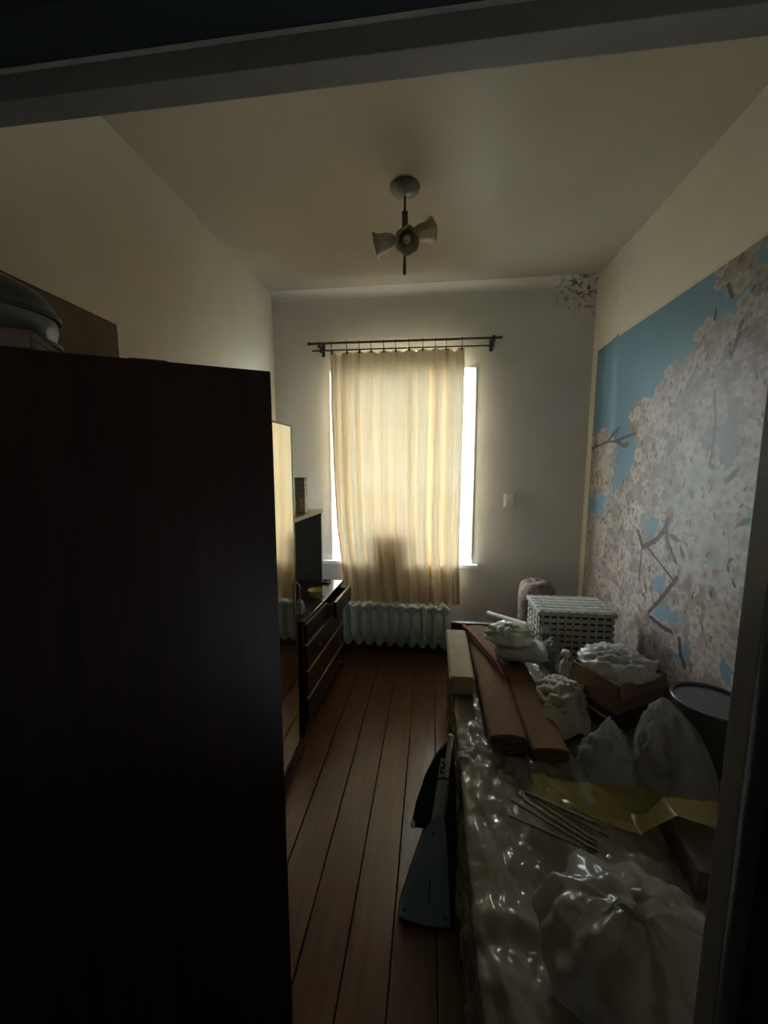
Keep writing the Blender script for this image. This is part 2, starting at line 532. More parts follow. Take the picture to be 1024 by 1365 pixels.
def photo_wallpaper():
    ya, yb, za, zb, st = 0.80, 2.80, 0.40, 2.178, 0.0036
    ny, nzv = int((yb - ya) / st) + 1, int((zb - za) / st) + 1
    ys, zs = np.linspace(ya, yb, ny), np.linspace(za, zb, nzv)
    Y, Z = np.meshgrid(ys, zs, indexing='ij')

    def vnoise(f, seed):
        r = np.random.default_rng(seed)
        g = r.random((64, 64))
        u, v = (Y * f) % 63, (Z * f) % 63
        i0, j0 = u.astype(int), v.astype(int)
        fu, fv = u - i0, v - j0
        fu, fv = fu * fu * (3 - 2 * fu), fv * fv * (3 - 2 * fv)
        i1, j1 = (i0 + 1) % 64, (j0 + 1) % 64
        return (g[i0, j0] * (1 - fu) + g[i1, j0] * fu) * (1 - fv) + (g[i0, j1] * (1 - fu) + g[i1, j1] * fu) * fv
    sky = np.zeros(Y.shape, bool)
    for p in SKYP.values():
        sky |= poly_mask(Y, Z, p)
    sky &= ~poly_mask(Y, Z, CLUSTER_TR)
    img = np.empty(Y.shape + (3,))
    skyc = np.array([0.135, 0.215, 0.262])
    g = (0.85 + 0.3 * vnoise(3, 5))[..., None]
    img[:] = skyc * g
    fill = np.array([0.23, 0.18, 0.155]) * (0.55 + 0.7 * (0.5 * vnoise(12, 1) + 0.5 * vnoise(40, 2)))[..., None]
    img[~sky] = fill[~sky]
    # soft grey-blue patches; the palest paints window glare into the print
    for (cy, cz, ry, rz_, c, k) in ((1.573, 1.553, .06, .16, (0.17, 0.18, 0.20), .9), (1.64, 1.15, .13, .18, (0.32, 0.34, 0.38), .7), (1.85, .50, .2, .1, (.30, .30, .27), .6)):
        e = np.exp(-((Y - cy) / ry) ** 2 - ((Z - cz) / rz_) ** 2)[..., None] * k
        img = img * (1 - e) + np.array(c) * e
    # blossoms
    r = np.random.default_rng(11)

    def sky_at(y, z):
        i_, j_ = int((y - ya) / st), int((z - za) / st)
        return 0 <= i_ < ny and 0 <= j_ < nzv and sky[i_, j_]
    pts = []
    tries = 0
    cell = {}
    while tries < 16000:
        tries += 1
        y, z = r.uniform(ya, yb), r.uniform(za, zb)
        if sky_at(y, z):
            continue
        soft = abs(y - 1.573) < .05 and abs(z - 1.553) < .12
        if soft:
            continue
        key = (int(y / .04), int(z / .04))
        ok = True
        for a in (-1, 0, 1):
            for b_ in (-1, 0, 1):
                for (q, s) in cell.get((key[0] + a, key[1] + b_), ()):
                    if (q - y) ** 2 + (s - z) ** 2 < .033 ** 2:
                        ok = False
        if ok:
            cell.setdefault(key, []).append((y, z))
            pts.append((y, z))
    order = r.permutation(len(pts))
    for q in order:
        y, z = pts[q]
        big = abs(y - 1.62) < .2 and abs(z - 1.2) < .22
        rad = r.uniform(.026, .046) * (1.7 if big and r.random() < .5 else 1)
        i0, i1 = max(0, int((y - rad - ya) / st)), min(ny, int((y + rad - ya) / st) + 2)
        j0, j1 = max(0, int((z - rad - za) / st)), min(nzv, int((z + rad - za) / st) + 2)
        if i1 <= i0 or j1 <= j0:
            continue
        dy, dz = Y[i0:i1, j0:j1] - y, Z[i0:i1, j0:j1] - z
        sq = r.uniform(.7, 1)
        th = r.uniform(0, 2 * PI)
        u = dy * math.cos(th) + dz * math.sin(th)
        v = (-dy * math.sin(th) + dz * math.cos(th)) / sq
        d = np.hypot(u, v)
        ang = np.arctan2(v, u)
        edge = rad * (0.78 + 0.22 * np.abs(np.cos(2.5 * ang)))
        m = d < edge
        base = np.array([0.40, 0.335, 0.295]) * r.uniform(.55, 1.12)
        base = base * np.array([1, r.uniform(.93, 1.02), r.uniform(.90, 1.04)])
        if big:
            base = np.array([0.39, 0.36, 0.345]) * r.uniform(.85, 1.05)  # paler base keeps some of the window's glare in the print colour
        c = base * (0.72 + 0.34 * (d / rad) - .20 * (np.abs(np.cos(2.5 * ang)) < .22))[..., None]
        core = np.exp(-(d / (rad * .24)) ** 2)[..., None] * r.choice([0.2, .4, .7, .9])
        cc = np.array([0.22, 0.09, 0.07]) if r.random() < .6 else np.array([0.26, 0.19, 0.08])
        c = c * (1 - core) + cc * core
        sub = img[i0:i1, j0:j1]
        sub[m] = c[m]
    # buds, bracts and small brown stalks
    for _ in range(520):
        y, z = r.uniform(ya, yb), r.uniform(za, zb)
        if sky_at(y, z):
            continue
        a = r.uniform(-.9, .9)
        L = r.uniform(.006, .026)
        d, _t = seg_dist(Y, Z, (y, z), (y + L * math.sin(a), z + L * math.cos(a)))
        img[d < r.uniform(.002, .0055)] = np.array([0.075, 0.045, 0.03]) * r.uniform(.6, 1.5)
    for pts_, wd in BRANCH:
        for a, b_ in zip(pts_, pts_[1:]):
            d, _t = seg_dist(Y, Z, a, b_)
            img[d < wd * (0.8 + .4 * vnoise(50, 8))] = (0.05, 0.034, 0.028)
            img[d < wd * .35] = (0.09, 0.065, 0.055)
    for a, b_ in LEAF:
        d, t_ = seg_dist(Y, Z, a, b_)
        img[d < .012 * np.sin(PI * np.clip(t_, .08, .95)) ** .7] = (0.09, 0.09, 0.05)
    # bake the print to a flat sheet of small quads (colour only)
    X = np.array([XR + streak_ridge(y) for y in ys])[:, None] + np.zeros(Y.shape) - 0.0025
    co = np.stack([X, Y, Z], -1).reshape(-1, 3)
    idx = np.arange(ny * nzv).reshape(ny, nzv)
    q = np.stack([idx[:-1, :-1], idx[:-1, 1:], idx[1:, 1:], idx[1:, :-1]], -1).reshape(-1, 4)
    me = bpy.data.meshes.new('photo_print')
    me.vertices.add(len(co))
    me.vertices.foreach_set('co', co.ravel())
    me.loops.add(q.size)
    me.loops.foreach_set('vertex_index', q.ravel())
    me.polygons.add(len(q))
    me.polygons.foreach_set('loop_start', np.arange(0, q.size, 4))
    me.polygons.foreach_set('use_smooth', np.ones(len(q), bool))
    me.update()
    ca = me.color_attributes.new('print', 'FLOAT_COLOR', 'POINT')
    rgba = np.ones((len(co), 4), np.float32)
    rgba[:, :3] = np.clip(img, 0, 1).reshape(-1, 3)
    ca.data.foreach_set('color', rgba.ravel())
    m = bpy.data.materials.new('printed_wallpaper')
    m.use_nodes = True
    p = m.node_tree.nodes['Principled BSDF']
    at = m.node_tree.nodes.new('ShaderNodeAttribute')
    at.attribute_name = 'print'
    m.node_tree.links.new(at.outputs['Color'], p.inputs['Base Color'])
    p.inputs['Roughness'].default_value = 0.46
    p.inputs['Specular IOR Level'].default_value = 0.32
    root = thing('photo_wallpaper', 'photo wallpaper of white cherry blossom against blue sky covering right wall', 'wallpaper', (XR, 1.8, .4))
    o = link('printed_sheet', me, m, root)
    o.matrix_parent_inverse = Matrix.Translation(-root.location)
    # cream border strip along the top and the window end
    b = B()
    for k in range(40):
        a0, a1 = ya + (yb - ya) * k / 40, ya + (yb - ya) * (k + 1) / 40
        xw = XR + streak_ridge((a0 + a1) / 2)
        b.box(xw - .006, xw - .0005, a0, a1, zb, zb + .014)
    o = b.o('border_strip', M('cream_border', (0.60, 0.55, 0.42), .5), root)
    o.matrix_parent_inverse = Matrix.Translation(-root.location)


photo_wallpaper()


# ------------------------------------------------------------------ big furniture, left side
def local(loc, rz):
    return Matrix.Translation(loc) @ Matrix.Rotation(rz, 4, 'Z')


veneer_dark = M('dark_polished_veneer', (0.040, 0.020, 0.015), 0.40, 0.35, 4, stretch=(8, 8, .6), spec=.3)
veneer_brown = M('brown_veneer', (0.055, 0.024, 0.015), 0.34, 0.3, 5, stretch=(1, 1, 6), coat=0.2)
veneer_edge = M('pale_edge_band', (0.42, 0.33, 0.24), 0.35, .1)
metal_dull = M('dull_metal', (0.42, 0.40, 0.36), 0.35, .1, metal=1.0)


def near_wardrobe():
    # origin: the corner nearest the window, x runs along the face to the left, y into the body
    ang = math.atan2(-0.512, -0.859)
    W, D, H = 0.62, 0.50, 1.6395
    t = thing('dark_wardrobe', 'tall dark polished wooden wardrobe in the left foreground', 'wardrobe', (-0.336, 0.800, 0), ang)
    s = -1   # body lies on the right-hand side of the direction of travel
    b = B()
    b.box(0, .018, -D, 0, .06, H, .002)
    b.box(W - .018, W, -D, 0, .06, H, .002)
    b.box(0, W, -D, 0, H - .02, H + .0, .002)
    b.box(.018, W - .018, -D, -.02, .06, .08)
    b.box(.02, W - .02, -D + .02, -.03, 0, .06)
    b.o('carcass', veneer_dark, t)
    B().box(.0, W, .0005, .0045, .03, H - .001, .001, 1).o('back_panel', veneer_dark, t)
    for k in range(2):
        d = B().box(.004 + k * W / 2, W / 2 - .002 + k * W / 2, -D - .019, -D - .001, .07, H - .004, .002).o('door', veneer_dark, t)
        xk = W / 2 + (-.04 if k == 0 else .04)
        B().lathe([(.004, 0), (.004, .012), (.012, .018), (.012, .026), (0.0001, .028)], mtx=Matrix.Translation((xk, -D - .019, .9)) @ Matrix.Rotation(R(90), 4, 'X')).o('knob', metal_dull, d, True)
    return t


near_wardrobe()


def mirror_wardrobe():
    x0, x1, ya, yb, H = -1.165, -.632, 1.30, 1.738, 1.625
    t = thing('mirrored_wardrobe', 'narrow wardrobe with a mirrored door reflecting the yellow curtain', 'wardrobe', (x0, ya, 0))
    X, Y = x1 - x0, yb - ya
    b = B()
    b.box(0, X - .02, 0, .018, .05, H, .002)
    b.box(0, X - .02, Y - .018, Y, .05, H, .002)
    b.box(0, X - .02, 0, Y, H - .02, H, .002)
    b.box(0, X - .02, .018, Y - .018, .05, .07)
    b.box(.004, .01, .018, Y - .018, .05, H)
    b.box(.02, X - .05, .02, Y - .02, 0, .05)
    b.o('carcass', veneer_brown, t)
    d = B().box(X - .019, X - .003, .002, Y - .002, .06, H - .002, .002).o('door', veneer_brown, t)
    mir = bpy.data.materials.new('mirror_silver')
    mir.use_nodes = True
    nt = mir.node_tree
    p = nt.nodes['Principled BSDF']
    p.inputs['Base Color'].default_value = (0.80, 0.76, 0.68, 1)
    p.inputs['Metallic'].default_value = 1
    p.inputs['Roughness'].default_value = 0.06
    tc = nt.nodes.new('ShaderNodeTexCoord')
    n = nt.nodes.new('ShaderNodeTexNoise')
    n.inputs['Scale'].default_value = 6
    bp = nt.nodes.new('ShaderNodeBump')
    bp.inputs['Strength'].default_value = .05
    nt.links.new(tc.outputs['Object'], n.inputs['Vector'])
    nt.links.new(n.outputs['Fac'], bp.inputs['Height'])
    nt.links.new(bp.outputs[0], p.inputs['Normal'])
    B().box(X - .003, X, .012, Y - .03, .09, H - .012, .001, 1).o('mirror', mir, d)
    B().tube([(X - .004, Y - .014, .72), (X + .016, Y - .014, .74), (X + .016, Y - .014, .88), (X - .004, Y - .014, .90)], .004, 8).o('handle', metal_dull, d, True)


mirror_wardrobe()


def chest():
    ax, ay, bx_, by_ = -0.660, 1.87, -0.622, 2.60
    L = math.hypot(bx_ - ax, by_ - ay)
    ang = math.atan2(by_ - ay, bx_ - ax)
    # local x along the front (towards the window), local y: into the body
    t = thing('chest_of_drawers', 'dark brown chest of drawers with one top drawer pulled open', 'chest of drawers', (ax, ay, 0), ang)
    D, H = .46, .64
    b = B()
    b.box(0, .02, .0, D, .0, H - .02, .002)
    b.box(L - .02, L, .0, D, .0, H - .02, .002)
    b.box(.02, L - .02, D - .01, D, .05, H - .02)
    b.box(.02, L - .02, .012, D, .04, .06)
    b.box(.02, L - .02, .02, .035, 0, .04)
    b.box(L / 2 - .008, L / 2 + .008, .0, D - .01, .505, H - .02)
    for z in (.20, .352, .50):
        b.box(.02, L - .02, .0, D - .012, z - .005, z + .005)
    b.o('carcass', veneer_brown, t)
    B().box(-.006, L + .004, -.014, D, H - .02, H, .003).o('top', M('chest_top_veneer', (0.060, 0.032, 0.022), .26, .25, 6, stretch=(.7, 6, 1), coat=.5), t)

    def drawer(x0, x1, z0, z1, out, knobs):
        g = B().box(x0, x1, -.016 - out, -.0 - out, z0, z1, .003)
        d = g.o('drawer', veneer_brown, t)
        e = B().box(x0 + .002, x1 - .002, -.017 - out, -.001 - out, z1 - .006, z1 + .0015, .001, 1)
        e.o('drawer_lip', veneer_edge, d)
        bx2 = B()
        bx2.box(x0 + .01, x0 + .02, .0 - out, .36 - out, z0 + .012, z1 - .02)
        bx2.box(x1 - .02, x1 - .01, .0 - out, .36 - out, z0 + .012, z1 - .02)
        bx2.box(x0 + .02, x1 - .02, .35 - out, .36 - out, z0 + .012, z1 - .02)
        bx2.box(x0 + .02, x1 - .02, .0 - out, .35 - out, z0 + .012, z0 + .018)
        bx2.o('drawer_tray', M('tray_ply', (.16, .11, .07), .6), d)
        for kx in knobs:
            B().lathe([(.004, 0), (.004, .010), (.011, .015), (.012, .021), (.0001, .024)],
                      mtx=Matrix.Translation((kx, -.016 - out, (z0 + z1) / 2)) @ Matrix.Rotation(R(90), 4, 'X'), seg=14).o('knob', metal_dull, d, True)
    drawer(.022, L / 2 - .006, .508, .612, .0, [L * .27])
    drawer(L / 2 + .006, L - .008, .508, .612, .055, [L * .74])
    for z0, z1 in ((.358, .494), (.208, .346), (.064, .194)):
        drawer(.022, L - .022, z0, z1, 0, [L * .26, L * .76])
    # the open shelf standing on the chest
    mt = local((ax, ay, 0), ang)
    h = thing('open_shelf', 'low open shelf unit with pale front edge standing on the chest', 'shelf', mt @ Vector((.03, .115, H)), ang)
    SL, SD, SH = .655, .345, .505
    b = B()
    b.box(0, .018, .004, SD, 0, SH - .02)
    b.box(SL - .018, SL, .004, SD, 0, SH - .02)
    b.box(.018, SL - .018, SD - .006, SD, 0, SH - .02)
    b.o('carcass', M('shelf_grey_laminate', (.26, .27, .30), .45, .1), h)
    B().box(-.004, SL + .004, .0, SD, SH - .02, SH, .002).o('top_board', M('shelf_top', (.30, .22, .15), .4, .15, 6), h)
    B().box(-.004, SL + .004, -.005, .0, SH - .022, SH + .001, .001, 1).o('edge_band', veneer_edge, h)
    # things on the shelf top
    p = mt @ Vector((.03 + .40, .115 + .045, H + SH + .001))
    k = thing('patterned_carton', 'small patterned carton with striped upper half on the shelf top', 'carton', p, ang + R(8))
    B().box(-.035, .035, -.03, .03, 0, .10, .003).o('lower_half', M('carton_floral', (.50, .44, .30), .6, .45, 45), k)
    B().box(-.035, .035, -.03, .03, .10, .205, .003).o('upper_half', M('carton_stripes', (.40, .36, .30), .6, .55, 14, stretch=(.2, .2, 6)), k)
    B().box(-.036, .036, -.031, .031, .205, .222, .003).o('lid', M('carton_lid', (.34, .29, .22), .6, .2), k)
    # bowl on the chest top
    p = mt @ Vector((.36, .055, H + .0005))
    k = thing('small_bowl', 'small yellow floral bowl on the chest top', 'bowl', p)
    B().lathe([(.022, 0), (.026, .004), (.040, .022), (.047, .048), (.043, .048), (.036, .024), (.022, .009), (.0001, .008)], seg=28).o('bowl_wall', M('bowl_glaze', (.62, .50, .22), .25, .5, 40), k, True)
    B().lathe([(.024, 0), (.029, .0005), (.029, .006), (.024, .006)], seg=24).o('foot_ring', M('bowl_foot', (.5, .42, .35), .3), k, True)
    p = mt @ Vector((.655, .09, H + .0005))
    k = thing('small_dark_tray', 'small flat dark tray at the window end of the chest', 'tray', p, ang)
    b = B().box(-.03, .03, -.03, .03, 0, .004, .001)
    for (a0, a1, c0, c1) in ((-.03, .03, -.03, -.026), (-.03, .03, .026, .03), (-.03, -.026, -.026, .026), (.026, .03, -.026, .026)):
        b.box(a0, a1, c0, c1, .004, .012)
    b.o('tray_body', M('tray_dark', (.06, .03, .02), .4), k)
    # white crumpled paper near the mirrored wardrobe
    crumple('white_paper', 'crumpled white paper on the chest beside the mirrored wardrobe', 'paper', mt @ Vector((.10, .05, H)), .022, .025, .075, 5,
            M('white_paper', (.72, .70, .66), .7, .05), fr=6, am=.35)


def crumple(name, label, cat, loc, rx, ry, h, seed, mat, fr=3.0, am=.22, neck=(0, 0), nphi=64, nt=34, prof=None, pleat=0, group=None, rz=0, parent=None, root=True):
    """closed crumpled body standing on z = 0 of loc"""
    prof = prof or [(0.0, 0.0), (.75, 0.0), (.98, .10), (1.0, .3), (.9, .6), (.62, .85), (.3, .97), (0.0, 1.0)]
    # resample
    acc = [0]
    for (a, b_) in zip(prof, prof[1:]):
        acc.append(acc[-1] + math.hypot(b_[0] - a[0], b_[1] - a[1]))
    P = []
    for i in range(nt):
        s = acc[-1] * i / (nt - 1)
        k = 0
        while k < len(acc) - 2 and acc[k + 1] < s:
            k += 1
        f = (s - acc[k]) / max(1e-6, acc[k + 1] - acc[k])
        r0 = prof[k][0] * (1 - f) + prof[k + 1][0] * f
        z0 = prof[k][1] * (1 - f) + prof[k + 1][1] * f
        row = []
        for j in range(nphi):
            a = 2 * PI * j / nphi
            cx, cy = math.cos(a), math.sin(a)
            d = am * (.55 * ridge(cx * max(r0, .15), cy * max(r0, .15), z0 * 1.2, fr * .45, seed) + .9 * crease(cx * max(r0, .15) * .5, cy * max(r0, .15) * .5, z0 * .6, fr * .42, seed))
            rr = r0 * (1 + d * .55)
            if pleat:
                rr *= 1 + .12 * z0 * math.sin(pleat * a + 3 * nz(cx, cy, z0, 1.3, seed + 2))
            zz = z0 * h
            if z0 > .04:
                zz += d * .28 * h * min(1, z0 * 2)
            row.append(Vector((rr * rx * cx + neck[0] * z0 ** 2, rr * ry * cy + neck[1] * z0 ** 2, max(zz, 0.001))))
        P.append(row)
    b = B().grid(P, True)
    bmesh.ops.remove_doubles(b.bm, verts=b.bm.verts, dist=1e-5)
    o = b.o(name, mat, parent, 'all')
    o.location = loc
    o.rotation_euler = (0, 0, rz)
    if root:
        tag(o, label, cat, group)
    return o


chest()


# ------------------------------------------------------------------ things on the dark wardrobe
def wardrobe_top():
    z = 1.640
    card = M('cardboard_brown', (.17, .105, .065), .75, .15, 8)
    k = thing('cardboard_carton', 'brown cardboard carton standing on the dark wardrobe', 'carton', (-1.015, .895, z), R(3))
    B().box(-.11, .11, -.20, .185, 0, .207, .003).o('body', card, k)
    B().box(-.11, .11, -.20, .185, .2075, .2105, .001, 1).o('lid_flap', card, k)
    B().box(-.02, .02, -.2005, .1855, .2106, .2112).o('tape', M('tape_tan', (.30, .22, .13), .3), k)
    k = thing('shallow_carton', 'shallow brown carton under the dark oval case on the wardrobe', 'carton', (-.80, .66, z), R(31))
    B().box(-.085, .085, -.12, .12, 0, .026, .003).o('body', card, k)
    B().box(-.087, .087, -.122, .122, .018, .030, .003).o('lid', card, k)
    # oval case: domed dark lid with a paler translucent band below it
    k = thing('oval_case', 'dark oval plastic case with pale band lying on top of the wardrobe', 'case', (-.87, .63, z + .0305), R(28))
    dk = M('dark_plastic', (.035, .040, .038), .28, .15)
    B().lathe([(.0001, 0), (.80, 0), (.97, .012), (1.0, .03), (1.0, .045), (.99, .05), (.0001, .05)], sx=.165, sy=.115, seg=40).o('band', M('pale_plastic', (.16, .18, .18), .2, .2), k, True)
    B().lathe([(1.0, .05), (1.03, .052), (1.03, .060), (1.0, .064), (.97, .078), (.86, .10), (.66, .118), (.38, .128), (.0001, .131)], sx=.165, sy=.115, seg=40).o('domed_lid', dk, k, True)
    B().lathe([(1.0, .0), (1.02, .001), (1.02, .008), (1.0, .01)], sx=.165, sy=.115, seg=40).o('base_rim', dk, k, True)
    k = thing('thin_book', 'small thin grey book lying on the dark wardrobe right of the carton', 'book', (-.585, .775, z), R(31))
    B().box(-.034, .034, -.025, .025, 0, .003, .001, 1).o('cover', M('book_cover', (.34, .35, .31), .5), k)
    B().box(-.033, .033, -.024, .022, .003, .017).o('pages', M('book_pages', (.45, .42, .36), .7), k)
    B().box(-.034, .034, -.025, .025, .017, .020, .001, 1).o('cover', MATS['book_cover'], k)


wardrobe_top()


# ------------------------------------------------------------------ curtain, rod, radiator
def curtain_rod():
    t = thing('curtain_rod', 'double metal curtain rod above the window', 'curtain rod', (-.22, YB, 2.25))
    m = M('rod_metal', (.09, .085, .075), .35, .15, metal=.8)
    o = B().tube([(-.865 + .22, -.110, .034), (.425 + .22, -.110, .028)], .0075, 12).o('front_bar', m, t, True)
    o = B().tube([(-.865 + .22, -.066, -.002), (.40 + .22, -.066, -.008)], .006, 12).o('back_bar', m, t, True)
    for xx in (-.80 + .22, .388 + .22):
        b = B()
        b.box(xx - .012, xx + .012, -.006, 0, -.03, .06, .002)
        b.tube([(xx, -.003, .015), (xx, -.110, .018)], .006, 10)
        b.box(xx - .009, xx + .009, -.120, -.100, .004, .042, .002)
        b.box(xx - .009, xx + .009, -.074, -.058, -.016, .014, .002)
        b.o('bracket', m, t, True)
    for (xx, yy, zz) in ((-.875 + .22, -.110, .034), (.435 + .22, -.110, .028)):
        B().lathe([(.0001, -.012), (.008, -.010), (.011, 0), (.008, .010), (.0001, .012)], (xx, yy, zz), 14, Matrix.Rotation(R(90), 4, 'Y')).o('end_cap', m, t, True)


curtain_rod()
CY = 2.795


def curtain():
    # sheer yellow curtain; x of the edges taken at a few heights, folds as a depth wave
    HZ, TZ = .423, 2.230
    zs = [.423, .68, .99, 1.332, 1.808, 2.114, 2.230]
    xl = [-.646, -.669, -.703, -.718, -.728, -.728, -.726]
    xr = [.207, .200, .197, .202, .205, .204, .200]
    nu, nv = 260, 70
    ringu = [0.012, .13, .225, .315, .41, .50, .60, .70, .79, .87, .985]
    P = []
    for i in range(nv):
        f = i / (nv - 1)
        z = HZ + (TZ - HZ) * f
        a, c = np.interp(z, zs, xl), np.interp(z, zs, xr)
        row = []
        for j in range(nu):
            u = j / (nu - 1)
            ph = u * 2 * PI
            up = u + .010 * nz(u * 6, z * .8, 0, 1, 4)
            wave = .017 * math.sin(9.5 * 2 * PI * up + 1.2 * nz(u * 3, z * .5, 2, 1, 1))
            wave += .009 * math.sin(17 * 2 * PI * up + 2.0) + .005 * math.sin(31 * 2 * PI * up + 2 * nz(u * 5, z * .7, 1, 1, 6))
            wave *= (.55 + .75 * abs(nz(u * 4 + 3, z * .25, .4, 1, 8)) * 2) * (1.25 - .45 * f)
            # a heavier pleat near the right edge, as the cloth is bunched there
            e = math.exp(-((u - .83) / .07) ** 2)
            wave += .016 * e * math.sin((u - .83) * 70)
            topf = max(0, (f - .90) / .10)
            near = min(abs(u - r_) for r_ in ringu)
            sag = topf * topf * min(near * near * 9.0, .045) * (1.0 if 0.02 < u < .98 else .3)
            wave *= 1 - .55 * topf
            x_ = a + (c - a) * u + .006 * math.sin(11 * 2 * PI * u + 1) * (1 - f * .5)
            row.append(Vector((x_, CY + wave - .010 * (1 - f) * 0, z - sag + .004 * math.sin(5 * ph) * (1 - f))))
        P.append(row)
    m = bpy.data.materials.new('sheer_yellow_fabric')
    m.use_nodes = True
    nt = m.node_tree
    nt.nodes.clear()
    out = nt.nodes.new('ShaderNodeOutputMaterial')
    tc = nt.nodes.new('ShaderNodeTexCoord')
    mp = nt.nodes.new('ShaderNodeMapping')
    mp.inputs['Scale'].default_value = (60, 60, 1.2)
    nt.links.new(tc.outputs['Object'], mp.inputs[0])
    n = nt.nodes.new('ShaderNodeTexNoise')
    n.inputs['Scale'].default_value = 2.0
    nt.links.new(mp.outputs[0], n.inputs['Vector'])
    cr = nt.nodes.new('ShaderNodeValToRGB')
    cr.color_ramp.elements[0].color = (.86, .68, .455, 1)
    cr.color_ramp.elements[1].color = (.92, .765, .545, 1)
    cr.color_ramp.elements[0].position = .3
    cr.color_ramp.elements[1].position = .7
    nt.links.new(n.outputs['Fac'], cr.inputs[0])
    df = nt.nodes.new('ShaderNodeBsdfDiffuse')
    tl = nt.nodes.new('ShaderNodeBsdfTranslucent')
    tr = nt.nodes.new('ShaderNodeBsdfTransparent')
    tr.inputs[0].default_value = (.95, .86, .66, 1)
    for k_ in (df, tl):
        nt.links.new(cr.outputs[0], k_.inputs['Color'])
    m1 = nt.nodes.new('ShaderNodeMixShader')
    m1.inputs[0].default_value = .050
    m2 = nt.nodes.new('ShaderNodeMixShader')
    m2.inputs[0].default_value = .004
    nt.links.new(df.outputs[0], m1.inputs[1])
    nt.links.new(tl.outputs[0], m1.inputs[2])
    nt.links.new(m1.outputs[0], m2.inputs[1])
    nt.links.new(tr.outputs[0], m2.inputs[2])
    nt.links.new(m2.outputs[0], out.inputs[0])
    t = thing('window_curtain', 'sheer pale yellow curtain hanging in front of the window', 'curtain', (-.25, CY, .423))
    inv = Matrix.Translation(-t.location)
    o = B().grid(P).o('curtain_cloth', m, t, 'all')
    o.matrix_parent_inverse = inv
    rm = M('ring_metal', (.05, .045, .04), .4, .1, metal=.7)
    for u in ringu:
        x_ = xl[-1] * (1 - u) + xr[-1] * u
        zt = TZ
        zr = 2.284 - .0045 * (x_ + .865)
        b = B()
        pts = []
        for k in range(17):
            a = 2 * PI * k / 16
            pts.append((x_, YB - .110 + .0145 * math.cos(a), zr - .003 + .0155 * math.sin(a)))
        b.tube(pts, .0016, 6, False)
        b.tube([(x_, YB - .110, zr - .018), (x_, CY - .002, zt + .004)], .0022, 6)
        b.box(x_ - .005, x_ + .005, CY - .009, CY + .007, zt - .016, zt + .008, .001, 1)
        o = b.o('curtain_ring', rm, t, True)
        o.matrix_parent_inverse = inv


curtain()


def radiator():
    t = thing('radiator', 'pale blue cast iron radiator under the window', 'radiator', (-.24, YB, 0))
    m = M('radiator_enamel', (.42, .55, .60), .38, .08, 20)
    pit, n = .0805, 10
    x0 = -.66 + .24 + pit / 2 - .0
    sec = None
    for k in range(n):
        if sec is None:
            b = B()
            for yy in (-.062, -.104):
                prof = [(.0001, .085), (.012, .088), (.016, .10), (.015, .13), (.0145, .36), (.016, .395), (.012, .405), (.0001, .408)]
                b.lathe(prof, (0, yy, 0), 14, sx=1.0, sy=.95)
            for zz in (.125, .37):
                b.box(-.026, .026, -.114, -.052, zz - .030, zz + .030, .014, 3)
                b.tube([(-pit / 2, -.083, zz), (pit / 2, -.083, zz)], .018, 12)
            b.box(-.012, .012, -.104, -.062, .13, .37)
            sec = b.o('section', m, t, True)
            o = sec
        else:
            o = sec.copy()
            COL.objects.link(o)
            o.parent = t
        o.location = (x0 + k * pit, 0, 0)
    B().tube([(x0 - .02, -.083, .125), (x0 - .10, -.083, .120), (x0 - .22, -.083, .115), (x0 - .40, -.083, .11)], .012, 12).o('pipe', m, t, True)
    for xx in (x0 + pit * 1.5, x0 + pit * 7.5):
        B().box(xx - .008, xx + .008, -.07, -.001, .335, .35, .002).o('wall_hook', m, t)


radiator()

# box on the sill behind the curtain
k = thing('sill_box', 'brown box on the window sill showing as a shadow through the curtain', 'box', (-.295, YB + .03, WZ0 + .0005))
B().box(-.15, .14, -.05, .09, 0, .22, .006).o('body', M('sill_cardboard', (.22, .13, .08), .8), k)
B().box(-.152, .142, -.052, .092, .18, .225, .004).o('lid', M('sill_cardboard', (.22, .13, .08)), k)

# wall socket
k = thing('wall_socket', 'white double wall switch on the back wall right of the window', 'switch', (.545, YB, 1.189))
wp = M('white_plastic', (.90, .90, .88), .35, .03)
B().box(-.034, .034, -.010, 0, -.05, .05, .004).o('plate', wp, k)
B().box(-.022, .022, -.017, -.010, .004, .040, .003).o('rocker', wp, k)
B().box(-.022, .022, -.017, -.010, -.040, -.004, .003).o('rocker', wp, k)


